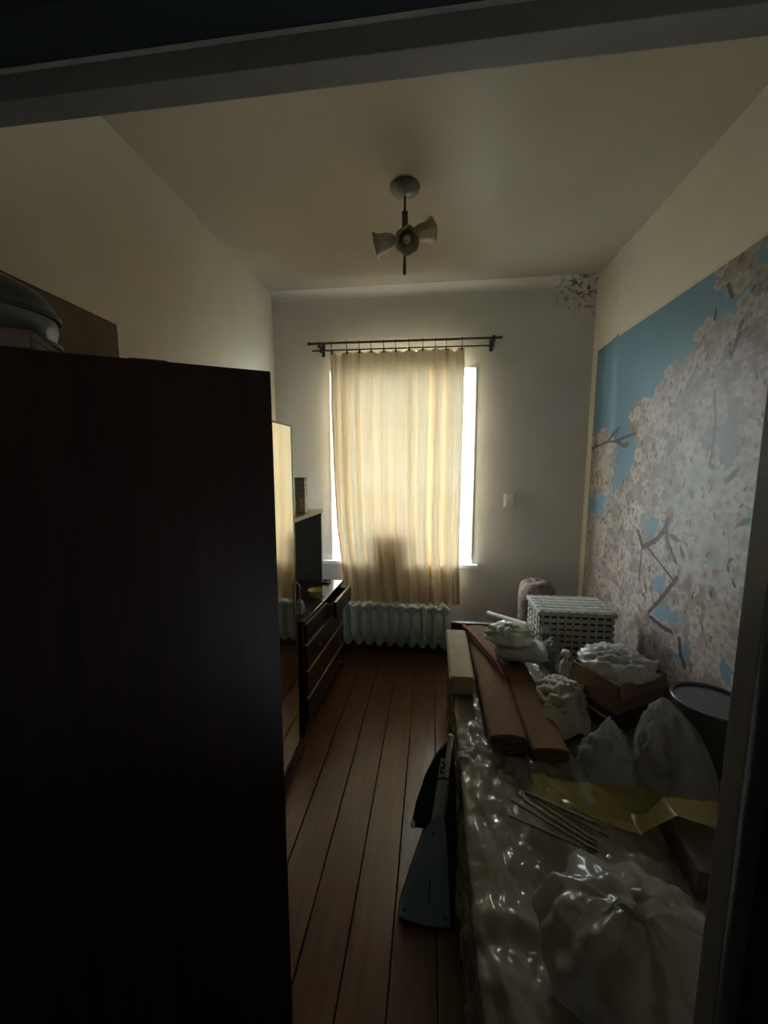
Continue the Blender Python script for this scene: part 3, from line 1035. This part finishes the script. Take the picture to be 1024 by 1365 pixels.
# ------------------------------------------------------------------ ceiling lamp
def lamp():
    t = thing('ceiling_lamp', 'small three-armed ceiling lamp with frosted tulip shades', 'lamp', (-.14, 1.893, ZC))
    brass = M('lamp_metal', (.20, .17, .12), .38, .2, metal=.75)
    canm = M('lamp_canopy', (.22, .22, .19), .35, .1, metal=.3)
    B().lathe([(.064, -.001), (.066, -.006), (.058, -.020), (.030, -.034), (.012, -.040), (.0001, -.041)], seg=32).o('canopy', canm, t, True)
    B().tube([(0, 0, -.03), (0, 0, -.105)], .0055, 12).o('rod', brass, t, True)
    B().lathe([(.006, -.10), (.014, -.104), (.0135, -.170), (.020, -.185), (.024, -.205), (.016, -.225), (.008, -.235)], seg=20).o('stem', brass, t, True)
    B().lathe([(.007, -.23), (.006, -.29), (.0075, -.33), (.009, -.362), (.004, -.368), (.0001, -.369)], seg=16).o('finial', brass, t, True)
    gl = M('frosted_glass', (.62, .55, .44), .35, .15, 30)
    nt = gl.node_tree
    p = nt.nodes['Principled BSDF']
    p.inputs['Transmission Weight'].default_value = .35
    p.inputs['Subsurface Weight'].default_value = 0
    bulbm = M('bulb_white', (.75, .72, .66), .2, .02)
    dark = M('socket_dark', (.03, .025, .02), .5)
    for a, el in ((R(-80), -34), (R(176), -10), (R(25), 20)):
        d = Vector((math.cos(a) * math.cos(R(el)), math.sin(a) * math.cos(R(el)), math.sin(R(el))))
        c = Vector((0, 0, -.205))
        b = B()
        b.tube([c, c + d * .03 + Vector((0, 0, .006)), c + d * .05], .006, 8)
        arm = b.o('arm', brass, t, True)
        q = d.to_track_quat('Z', 'Y').to_matrix().to_4x4()
        mt = Matrix.Translation(c + d * .045) @ q
        B().lathe([(.014, 0), (.015, .022), (.010, .024), (.0001, .024)], mtx=mt, seg=16).o('socket', dark, arm, True)
        prof = [(.016, .0), (.028, .012), (.036, .035), (.038, .060), (.044, .080), (.054, .092), (.052, .093), (.042, .081), (.035, .060), (.033, .036), (.025, .014), (.014, .003)]

        def wob(tt, aa, p_=a):
            zz = math.sin(tt * PI) ** 2
            return 1 + .055 * zz * math.sin(6 * aa + p_)
        b = B().lathe(prof, mtx=mt, seg=48, wob=wob)
        b.o('shade', gl, t, 'all')
        B().lathe([(.008, .022), (.014, .035), (.019, .052), (.016, .068), (.0001, .075)], mtx=mt, seg=16).o('bulb', bulbm, t, True)


lamp()

# ------------------------------------------------------------------ bed and what lies on it
BX0, BX1, BY0, BY1, BZ = 0.125, 1.015, 0.535, 2.36, 0.42


def bed():
    t = thing('bed', 'low bed with brown mattress along the blossom wallpaper', 'bed', ((BX0 + BX1) / 2, (BY0 + BY1) / 2, 0))
    inv = Matrix.Translation(-t.location)
    wood = M('bed_wood', (.06, .032, .020), .45, .25, 6, stretch=(1, .4, 3))
    for xx in (BX0 + .03, BX1 - .08):
        for yy in (BY0 + .03, BY1 - .08):
            o = B().box(xx, xx + .05, yy, yy + .05, 0, .12, .004).o('leg', wood, t)
            o.matrix_parent_inverse = inv
    b = B().box(BX0 + .01, BX1, BY0 + .01, BY1 - .01, .12, .25, .006)
    b.o('frame', wood, t).matrix_parent_inverse = inv
    b = B().box(BX0, BX1, BY0, BY1, .251, BZ, .035, 4)
    b.o('mattress', M('mattress_cloth', (.16, .13, .10), .8, .2, 9, .2, 80), t, True).matrix_parent_inverse = inv
    b = B().box(BX0 + .005, BX1, BY1, BY1 + .035, 0, .47, .008)
    b.o('footboard', wood, t).matrix_parent_inverse = inv


bed()
film_m = MFILM('clear_plastic_film', (.46, .40, .31), .42, .07, .25)
milky_m = MFILM('milky_plastic', (.42, .375, .305), .34, .22, .40)
clear_m = MFILM('clear_bag_plastic', (.44, .42, .39), .68, .12, .35)
yellow_m = MFILM('yellow_plastic', (.29, .225, .04), .36, .18, .4)


def plastic_sheet():
    nu, nv = 210, 340
    P = []
    hang = .30
    across = 0.80
    for i in range(nv):
        v = i / (nv - 1)
        y = BY0 + .01 + (2.10 - BY0 - .01) * v
        row = []
        for j in range(nu):
            s = -hang + (hang + across) * j / (nu - 1)
            wr = crease(s, y, .0, 1.8, 2)
            w2 = crease(s, y * .8, .4, 3.8, 5)
            if s < 0:   # hanging side
                k = -s
                x_ = BX0 - .006 - .012 * k / hang - max(0, .010 + .016 * wr * min(1, k * 8) + .006 * w2)
                z_ = BZ + .008 - k + .004 * w2 + .012 * math.sin(y * 9) * (k / hang)
                x_ = max(x_, .075)
            else:
                x_ = BX0 + s
                z_ = BZ + .012 + max(-.010, .013 * wr + .0065 * w2)
                if s < .03:
                    z_ -= (.03 - s) * .3
            row.append(Vector((x_, y + .006 * w2, max(z_, .03))))
        P.append(row)
    o = B().grid(P).o('plastic_sheet', film_m, None, 'all')
    tag(o, 'clear wrinkled plastic sheet spread over the bed and hanging down its side', 'plastic sheet')


plastic_sheet()
Z1 = BZ + .026    # resting height on the wrinkled sheet


def rug():
    t = thing('rolled_rug', 'brown rug rolled from both sides lying along the bed', 'rug', (.32, 1.30, Z1))
    m = M('rug_brown', (.140, .062, .018), .9, .18, 30, .5, 220)
    me_red = M('rug_red_binding', (.19, .05, .03), .85, .2, 30)

    def roll(x0, w_, h_, ya, yb, seed, turns):
        th = .013
        path = []
        n = 26
        for k in range(int(turns * n) + 1):
            a = -PI / 2 + 2 * PI * k / n
            sh = th * k / n * 1.05
            r_ = max(h_ / 2 - sh, .006)
            hw = max(w_ / 2 - h_ / 2 - sh * .2, .004)
            path.append((hw * max(-1, min(1, math.cos(a) * 1.6)) + r_ * math.cos(a), h_ / 2 + r_ * math.sin(a)))
        ny = 26
        outer, inner = [], []
        rows = []
        for j in range(ny):
            f = j / (ny - 1)
            y = ya + (yb - ya) * f
            row = []
            for q, (u, v) in enumerate(path):
                u2, v2 = path[min(q + 1, len(path) - 1)]
                u1, v1 = path[max(q - 1, 0)]
                dx, dz = u2 - u1, v2 - v1
                L = math.hypot(dx, dz) or 1
                nx_, nz_ = -dz / L, dx / L
                wob = .004 * nz(u * 8, y * 3, v * 8, 1, seed) + .01 * math.sin(y * 2.2 + seed)
                row.append((u + x0 + wob, y, v + .003 * nz(u * 20, y * 6, v * 9, 1, seed + 1), nx_, nz_))
            rows.append(row)
        P1 = [[Vector((a, y, c)) for (a, y, c, e, g) in r_] + [Vector((a + e * th * .8, y, c + g * th * .8)) for (a, y, c, e, g) in r_[::-1]] for r_ in rows]
        b = B().grid(P1, True)
        # close the two ends strip by strip
        for r_ in (0, ny - 1):
            b.bm.verts.ensure_lookup_table()
            n_ = len(P1[0])
            base = r_ * n_
            for q in range(len(path) - 1):
                try:
                    b.bm.faces.new((b.bm.verts[base + q], b.bm.verts[base + q + 1], b.bm.verts[base + n_ - 2 - q], b.bm.verts[base + n_ - 1 - q]))
                except ValueError:
                    pass
        return b.o('roll', m, t, True)
    roll(-.055, .150, .080, -.01, .92, 1, 2.6)
    roll(.078, .140, .066, -.04, .90, 2, 2.4)
    pts = [(-.125, .93, .060), (-.105, .80, .090), (-.075, .68, .096), (-.04, .55, .096), (-.012, .44, .090), (.004, .36, .082)]
    b = B()
    for (p, q) in zip(pts, pts[1:]):
        pass
    b.tube(pts, [.012, .013, .012, .011, .009, .006], 8)
    o = b.o('binding', me_red, t, True)
    tag(o, 'red bound edge')


rug()
k = thing('foam_cushion', 'cream foam cushion at the window end of the bed', 'cushion', (.165, 1.86, Z1))
B().box(-.075, .028, -.24, .26, 0, .085, .016, 3).o('foam_block', M('cream_cloth', (.33, .26, .155), .85, .12, 14, .3, 120), k, True)
B().tube([(-.074, -.238, .073), (.027, -.238, .073), (.027, .258, .073), (-.074, .258, .073), (-.074, -.238, .073)], .004, 6).o('piping', M('cream_piping', (.36, .28, .16), .8), k, True)


def basket():
    x0, x1, ya, yb = .545, .905, 1.965, 2.20
    t = thing('woven_basket', 'white woven basket with lid standing on the bed by the wallpaper', 'basket', (x0, ya, BZ + .012))
    W, D, H = x1 - x0, yb - ya, .262
    wm = M('woven_white', (.47, .46, .41), .5, .12, 30)
    dm = M('woven_inside', (.09, .075, .055), .8)
    B().box(.010, W - .010, .010, D - .010, .004, H).o('liner', dm, t)
    nb = 8
    for k in range(nb):
        z = .006 + k * (H - .008) / nb
        b = B()
        hh = (H / nb) * .62
        b.box(0, W, 0, .006, z, z + hh, .001, 1)
        b.box(0, W, D - .006, D, z, z + hh, .001, 1)
        b.box(0, .006, .006, D - .006, z, z + hh, .001, 1)
        b.box(W - .006, W, .006, D - .006, z, z + hh, .001, 1)
        b.o('weave_band', wm, t)
    for k in range(10):
        xx = .012 + k * (W - .03) / 9
        B().box(xx, xx + .010, -.003, .004, .004, H, .001, 1).o('stake', wm, t)
        B().box(xx, xx + .010, D - .004, D + .003, .004, H, .001, 1).o('stake', wm, t)
    for k in range(4):
        yy = .03 + k * (D - .07) / 3
        B().box(-.003, .004, yy, yy + .009, .004, H, .001, 1).o('stake', wm, t)
        B().box(W - .004, W + .003, yy, yy + .009, .004, H, .001, 1).o('stake', wm, t)
    lid = B()
    lid.box(-.008, W + .008, -.008, D + .008, H + .001, H + .022, .004)
    lo = lid.o('lid', wm, t)
    for k in range(9):
        xx = .004 + k * (W - .026) / 8
        B().box(xx, xx + .020, -.004, D + .004, H + .022, H + .026, .001, 1).o('lid_strip', wm, lo)
    for k in range(6):
        yy = .006 + k * (D - .022) / 5
        B().box(-.004, W + .004, yy, yy + .008, H + .0255, H + .029, .001, 1).o('lid_strip', wm, lo)


basket()

# patterned bag standing on the floor behind the bed
crumple('patterned_bag', 'brown patterned fabric bag standing on the floor behind the basket', 'bag', (.70, 2.62, 0), .115, .10, .68, 12,
        M('patterned_fabric', (.22, .16, .13), .8, .6, 28), fr=2.0, am=.06, prof=[(0, 0), (.9, 0), (1, .03), (1, .85), (.9, .94), (.6, .985), (0, 1)])

# paper tube
k = thing('paper_tube', 'pale rolled paper tube lying at the window end of the bed', 'paper roll', (.43, 2.20, Z1 + .115), 0)
k.rotation_euler = (0, 0, R(-38))
B().lathe([(.024, -.12), (.026, -.12), (.026, .12), (.024, .12)], mtx=Matrix.Rotation(R(90), 4, 'Y'), seg=24).o('paper_roll', M('roll_paper', (.58, .50, .44), .7, .06), k, True)
B().lathe([(.018, -.118), (.020, -.118), (.020, .118), (.018, .118)], mtx=Matrix.Rotation(R(90), 4, 'Y'), seg=24).o('core', M('roll_core', (.26, .18, .12), .8), k, True)

# folded pillow with white bag on it
k = thing('folded_pillow', 'pale grey folded pillow on the bed under the white bag', 'pillow', (.435, 1.86, Z1 + .072), R(-6))
b = B()
P = []
for i in range(21):
    v = -1 + 2 * i / 20
    row = []
    for j in range(48):
        a = 2 * PI * j / 48
        c_, s_ = math.cos(a), math.sin(a)
        e = (1 - abs(v) ** 6) ** .5 * .96 + .03
        row.append(Vector((.125 * v, .085 * math.copysign(abs(c_) ** .7, c_) * (e * .9 + .1), .04 + .038 * math.copysign(abs(s_) ** .7, s_) * e + .003 * nz(v * 3, c_ * 2, s_ * 2, 1, 3))))
    P.append(row)
b.grid(P, True)
b.o('pillow_body', M('pillow_cloth', (.40, .40, .35), .75, .08, 10, .3, 30), k, 'all')
B().box(-.122, .122, -.088, -.080, .036, .042, .002).o('seam', M('pillow_cloth', (.4, .4, .35)), k)
crumple('white_green_bag', 'crumpled white plastic bag with green print on the grey pillow', 'plastic bag', (.385, 1.87, Z1 + .147), .105, .080, .085, 21,
        M('white_green_film', (.58, .60, .50), .3, .45, 16), fr=5, am=.32)
crumple('translucent_bag', 'small translucent bag leaning between pillow and basket', 'plastic bag', (.585, 1.86, Z1), .055, .065, .17, 33, clear_m, fr=4, am=.25)

# slim carton leaning on the basket
k = thing('slim_carton', 'slim pale carton leaning upright against the basket front', 'carton', (.595, 1.925, Z1 + .0), rot=(R(-10), R(-8), 0))
B().box(-.018, .018, -.011, .011, 0, .20, .002).o('body', M('pale_carton', (.50, .48, .45), .5), k)
B().box(-.0185, .0185, -.0115, .0115, .13, .165, .001, 1).o('printed_band', M('carton_band', (.12, .11, .11), .5), k)

# bottle with round cap
k = thing('white_bottle', 'slim white bottle with round cap beside the cardboard box', 'bottle', (.60, 1.73, Z1))
B().lathe([(.0001, 0), (.020, 0), (.023, .004), (.023, .035), (.0205, .040), (.0205, .055), (.023, .060), (.023, .085), (.0205, .09), (.021, .118), (.012, .135), (.009, .14), (.009, .15), (.0001, .15)], seg=24).o('bottle_body', M('bottle_white', (.55, .50, .42), .3, .08), k, True)
B().lathe([(.009, .148), (.017, .155), (.0195, .168), (.016, .18), (.0001, .186)], seg=20).o('cap', M('bottle_cap', (.62, .52, .38), .3), k, True)
k = thing('tilted_tube', 'pale blue-white tube lying tilted behind the white bottle', 'tube', (.66, 1.80, Z1 + .075), rot=(R(0), R(62), R(-30)))
B().lathe([(.0001, -.08), (.013, -.08), (.016, -.074), (.020, .05), (.021, .08), (.0001, .08)], seg=20).o('tube_body', M('tube_pale', (.52, .56, .58), .35), k, True)
B().lathe([(.013, .08), (.013, .105), (.0001, .106)], seg=16).o('cap', wp, k, True)
k = thing('dark_jar', 'small dark jar with pale lid beside the white bottle', 'jar', (.655, 1.72, Z1))
B().lathe([(.0001, 0), (.022, 0), (.024, .004), (.024, .05), (.019, .058), (.0001, .058)], seg=20).o('jar_body', M('jar_dark', (.03, .035, .045), .2), k, True)
B().lathe([(.021, .058), (.021, .072), (.0001, .073)], seg=20).o('lid', wp, k, True)


# crumpled cloth
def cloth_heap():
    t = thing('crumpled_cloth', 'heap of crumpled beige cloth on the bed beside the rug', 'cloth', (.535, 1.55, Z1))
    m = M('beige_cloth', (.42, .37, .30), .85, .12, 18, .4, 90)
    crumple('cloth_heap', None, None, (0, 0, 0), .078, .105, .13, 41, m, fr=3.2, am=.42, parent=t, root=False)
    # a fold hanging out to the front, and a collar-like band over the top
    P = []
    for i in range(24):
        u = i / 23
        row = []
        for j in range(14):
            v = j / 13
            ang = -.3 + u * 1.9
            r_ = .10 + .03 * v
            row.append(Vector((-.04 + r_ * math.cos(ang - 1.9), -.02 + r_ * math.sin(ang - 1.9) * .95 - .02 * v, .095 - .085 * v + .012 * math.sin(u * 14) + .012 * nz(u * 5, v * 5, 0, 1, 4))))
        P.append(row)
    o = B().grid(P).o('hanging_fold', m, t, 'all')
    md = o.modifiers.new('thickness', 'SOLIDIFY')
    md.thickness = .004
    pts = [(-.085, .03, .075), (-.07, .0, .10), (-.03, -.03, .105), (0.02, -.045, .08), (.045, -.06, .05)]
    b = B()
    for k_ in range(2):
        b.tube([(p[0] + .012 * k_, p[1] + .03 * k_, p[2] + .012 * k_) for p in pts], [.014, .018, .018, .017, .012], 10)
    b.o('twisted_band', m, t, True)


cloth_heap()


# cardboard boxes, rotated; origin at near corner
def corner_boxes():
    ang = R(29)
    t = thing('dark_flat_box', 'dark flat box with a white stripe under the open cardboard box', 'box', (.685, 1.435, Z1), ang)
    B().box(0, .27, 0, .215, 0, .070, .002).o('body', M('dark_card', (.045, .038, .032), .6), t)
    B().box(-.0012, 0, .01, .205, .045, .053).o('stripe', M('stripe_white', (.5, .48, .44), .6), t)
    B().box(-.002, .272, -.002, .217, .0705, .078, .002).o('lid', MATS['dark_card'], t)
    cb = M('cardboard', (.20, .125, .075), .8, .12, 10)
    t = thing('open_cardboard_box', 'open brown cardboard box holding a white plastic bag', 'box', (.69, 1.44, Z1 + .0785), ang)
    W, D, H = .26, .205, .115
    b = B()
    b.box(0, W, 0, .004, 0, H)
    b.box(0, W, D - .004, D, 0, H)
    b.box(0, .004, .004, D - .004, 0, H)
    b.box(W - .004, W, .004, D - .004, 0, H)
    b.box(.004, W - .004, .004, D - .004, 0, .004)
    b.o('body', cb, t)
    # outward flaps
    B().box(0, W, -.004, 0, -.05, 0, .0, mtx=Matrix.Translation((0, -.0005, H)) @ Matrix.Rotation(R(-14), 4, 'X')).o('flap', cb, t)
    B().box(-.004, 0, .004, D - .004, -.045, 0, .0, mtx=Matrix.Translation((-.0005, 0, H)) @ Matrix.Rotation(R(12), 4, 'Y')).o('flap', cb, t)
    crumple('white_bag_in_box', 'crumpled white plastic bag bulging out of the open cardboard box', 'plastic bag', (.752, 1.60, Z1 + .085), .098, .098, .155, 55, MFILM('white_bag_plastic', (.62, .59, .54), .15, .3, .4), fr=4.5, am=.30,
            prof=[(0, 0), (.7, 0), (.85, .1), (.9, .5), (1.25, .62), (1.3, .74), (1.0, .9), (.5, .99), (0, 1)])


corner_boxes()
crumple('clear_cone_bag', 'small clear plastic bag with peaked top in front of the cardboard box', 'plastic bag', (.585, 1.255, Z1), .085, .08, .17, 61, clear_m, fr=3.2, am=.25,
        prof=[(0, 0), (.9, 0), (1.0, .06), (.95, .2), (.62, .55), (.30, .85), (.12, .97), (0, 1)], pleat=7)
crumple('clear_large_bag', 'large clear plastic bag slumped in front of the dark bucket', 'plastic bag', (.762, 1.212, Z1), .100, .095, .25, 67, clear_m, fr=2.6, am=.20,
        neck=(-.02, .05), prof=[(0, 0), (.9, 0), (1.0, .06), (1.02, .25), (.90, .50), (.62, .75), (.30, .92), (.10, 1.0), (0, 1)], pleat=6)


def bucket():
    t = thing('dark_bucket', 'dark grey plastic tub against the blossom wallpaper', 'tub', (.938, 1.340, Z1))
    m = M('tub_plastic', (.045, .047, .045), .35, .1)
    B().lathe([(.0001, .0), (.085, 0), (.089, .004), (.108, .215), (.104, .215), (.086, .010), (.0001, .010)], seg=40).o('tub_wall', m, t, True)
    B().lathe([(.106, .209), (.114, .210), (.115, .219), (.112, .223), (.105, .221), (.103, .214)], seg=40).o('rim', m, t, True)
    B().box(-.02, .02, -.108, -.104, .14, .19, .001, 1).o('sticker', M('sticker_pale', (.20, .20, .19), .5), t)


bucket()

# brown box below the yellow plastic, then the yellow plastic itself
k = thing('low_brown_box', 'low dark brown box under the yellow plastic near the doorway', 'box', (.76, .95, Z1), R(-6))
B().box(-.13, .18, -.095, .095, 0, .075, .004).o('body', M('dark_brown_card', (.05, .028, .016), .7, .2), k)
B().box(-.132, .182, -.097, .097, .060, .079, .003).o('lid', MATS['dark_brown_card'], k)


def yellow_plastic():
    P = []
    nu, nv = 150, 80
    for i in range(nv):
        v = i / (nv - 1)
        row = []
        for j in range(nu):
            u = j / (nu - 1)
            x_ = .325 + .62 * u
            y_ = (1.185 - .03 * u) - (.11 + .17 * u) * v
            y_ += .02 * nz(u * 6, v * 2, 0, 1, 3) * (1 if v < .05 or v > .95 else 1)
            over = max(0, min(1, (x_ - .57) / .06)) * max(0, min(1, (1.085 - y_) / .05))
            z_ = Z1 + .014 + over * .094 + .016 * max(-.6, crease(x_, y_, 0, 1.5, 8)) + .012 * math.sin(u * 3 + 1) * v
            row.append(Vector((x_, y_, z_)))
        P.append(row)
    o = B().grid(P).o('yellow_plastic_sheet', yellow_m, None, 'all')
    tag(o, 'crumpled translucent yellow plastic sheet on the bed', 'plastic sheet')


yellow_plastic()

# bundle of thin rods
stick_m = M('stick_grey', (.20, .165, .125), .5, .2)
STICKL = ['thin grey stick in the bundle, farthest from the yellow plastic'] + ['thin grey stick, %s from the bed edge in the bundle' % w_ for w_ in ('second', 'third', 'fourth', 'fifth', 'sixth')] + ['thin grey stick in the bundle, nearest the yellow plastic']
for q in range(7):
    ox, oy = .010 * q - .03, .012 * (q % 3) + .011 * q - .03
    a = R(-33 + random.uniform(-11, 11))
    L = .20 + random.uniform(-.02, .02)
    k = thing('thin_stick', STICKL[q], 'stick', (.35 + ox, 1.00 + oy, Z1 + .032 + .006 * (q % 2)), group='sticks lying beside the tied bag')
    k.rotation_euler = (R(90), R(2), a + R(90))
    B().lathe([(.0001, -L / 2), (.0038, -L / 2), (.0042, -L / 4), (.0042, L / 2 - .01), (.003, L / 2), (.0001, L / 2)], seg=10).o('shaft', stick_m, k, True)
    B().lathe([(.0045, L / 2 - .012), (.0055, L / 2 - .008), (.0055, L / 2 + .006), (.0001, L / 2 + .008)], seg=10).o('tip', M('stick_tip', (.14, .09, .07), .5), k, True)


def tied_bag():
    t = thing('tied_plastic_bag', 'big white plastic bag with tied handles in the right foreground', 'plastic bag', (.408, .705, Z1))
    crumple('bag_body', None, None, (0, 0, 0), .165, .150, .175, 71, milky_m, fr=2.4, am=.16, neck=(-.01, -.01), nphi=120, nt=60, pleat=11, parent=t, root=False,
            prof=[(0, 0), (.85, 0), (1.0, .07), (1.04, .25), (1.0, .45), (.80, .70), (.45, .86), (.16, .95), (.12, 1.0), (0, 1.0)])
    # knot and two handle loops
    b = B()
    pts = []
    for k_ in range(15):
        a = 2 * PI * k_ / 14
        pts.append((-.01 + .022 * math.cos(a), -.01 + .018 * math.sin(a), .172 + .010 * math.sin(2 * a)))
    b.tube(pts, .011, 10, False)
    b.o('knot', milky_m, t, True)
    for sgn, dx in ((-1, -.12), (1, .13)):
        P = []
        for i in range(18):
            f = i / 17
            row = []
            for j in range(6):
                v = j / 5 - .5
                row.append(Vector((-.01 + dx * f, -.01 - .03 * f + .035 * v * (1 - .5 * f) + .01 * math.sin(f * 8 + v * 3), .180 - .05 * f * f + .022 * math.sin(f * 3.1) + .006 * nz(f * 6, v * 4, sgn, 1, 9))))
            P.append(row)
        o = B().grid(P).o('handle', milky_m, t, 'all')


tied_bag()


# ------------------------------------------------------------------ blue appliance leaning by the bed
def appliance():
    t = thing('upright_appliance', 'light blue wedge-shaped appliance with white handle bars leaning by the bed', 'appliance', (-.008, 1.085, .006), rot=(R(-27), R(4), R(0)))
    blue = M('pale_blue_plastic', (.36, .49, .56), .42, .06)
    blk = M('black_plastic', (.012, .012, .012), .4)
    wht = M('white_bar', (.75, .75, .70), .35, .05)
    poly = [(-.084, .004), (-.04, -.004), (0, -.007), (.04, -.006), (.085, .0), (.074, .10), (.062, .20), (.052, .268), (.036, .285), (.012, .275), (-.018, .225), (-.045, .14), (-.068, .06)]
    f = lambda u, v, w_: (u, w_, v)
    B().prism(poly, -.016, .0, f).o('front_panel', blue, t)
    # raised inner frame on the panel and a slot with screws
    ring = [(p[0] * .72 + .004, p[1] * .72 + .03) for p in poly]
    b = B()
    b.tube([(u, -.0165, v) for (u, v) in ring + ring[:1]], .0018, 6, False)
    b.o('panel_rib', blue, t, True)
    B().box(.012, .015, -.0175, -.0155, .055, .11).o('slot', blk, t)
    for (u, v) in ((-.064, .022), (.068, .018), (.014, .232)):
        B().lathe([(.004, 0), (.004, .002), (.0001, .0025)], mtx=Matrix.Translation((u, -.0155, v)) @ Matrix.Rotation(R(90), 4, 'X'), seg=12).o('screw', blk, t)
    body = [(p[0] * 1.02 + .004, p[1] * 1.0 + .004) for p in poly]
    B().prism(body, .0005, .055, f).o('body', blk, t)
    B().prism([(.052, .26), (.060, .02), (.100, .02), (.098, .20), (.080, .40), (.066, .50)], .004, .045, f).o('side_shell', blk, t)
    B().tube([(.034, -.006, .255), (.046, -.004, .40), (.056, -.002, .52)], .0095, 14).o('handle_bar', wht, t, True)
    B().lathe([(.0001, -.006), (.009, -.005), (.011, .002), (.008, .010), (.0001, .012)], (.0565, -.002, .522), 14).o('bar_end', wht, t, True)
    bar = B().box(-.011, .011, -.007, .003, .235, .455, .003, mtx=Matrix.Translation((-.012, 0, 0)) @ Matrix.Rotation(R(6), 4, 'Y')).o('flat_bar', wht, t)
    # black mark at the top of the flat bar: a short hooked letter
    bm_ = B()
    mk = Matrix.Translation((-.012, 0, 0)) @ Matrix.Rotation(R(6), 4, 'Y')
    for (u0, u1, v0, v1) in ((-.006, .006, .440, .445), (.002, .006, .430, .440), (-.006, .006, .425, .430), (-.006, -.002, .414, .425), (-.006, .006, .410, .415)):
        bm_.box(u0, u1, -.0078, -.0069, v0, v1, mtx=mk)
    bm_.o('black_letter', blk, bar)
    B().prism([(.052, .512), (.012, .462), (-.026, .385), (-.050, .30), (-.060, .235), (.04, .235), (.052, .40)], .006, .036, f).o('back_shell', blk, t)
    pts = []
    for k_ in range(21):
        a = -.25 * PI + 1.35 * PI * k_ / 20
        pts.append((.040 + .058 * math.cos(a), -.018 + .006 * math.sin(2 * a), .335 + .062 * math.sin(a)))
    B().tube(pts, .0028, 8).o('cord', blk, t, True)
    B().lathe([(.0001, 0), (.008, 0), (.009, .012), (.005, .02), (.0001, .021)], (-.055, .0, .235), 12).o('plug', M('plug_grey', (.35, .34, .3), .4), t, True)


appliance()
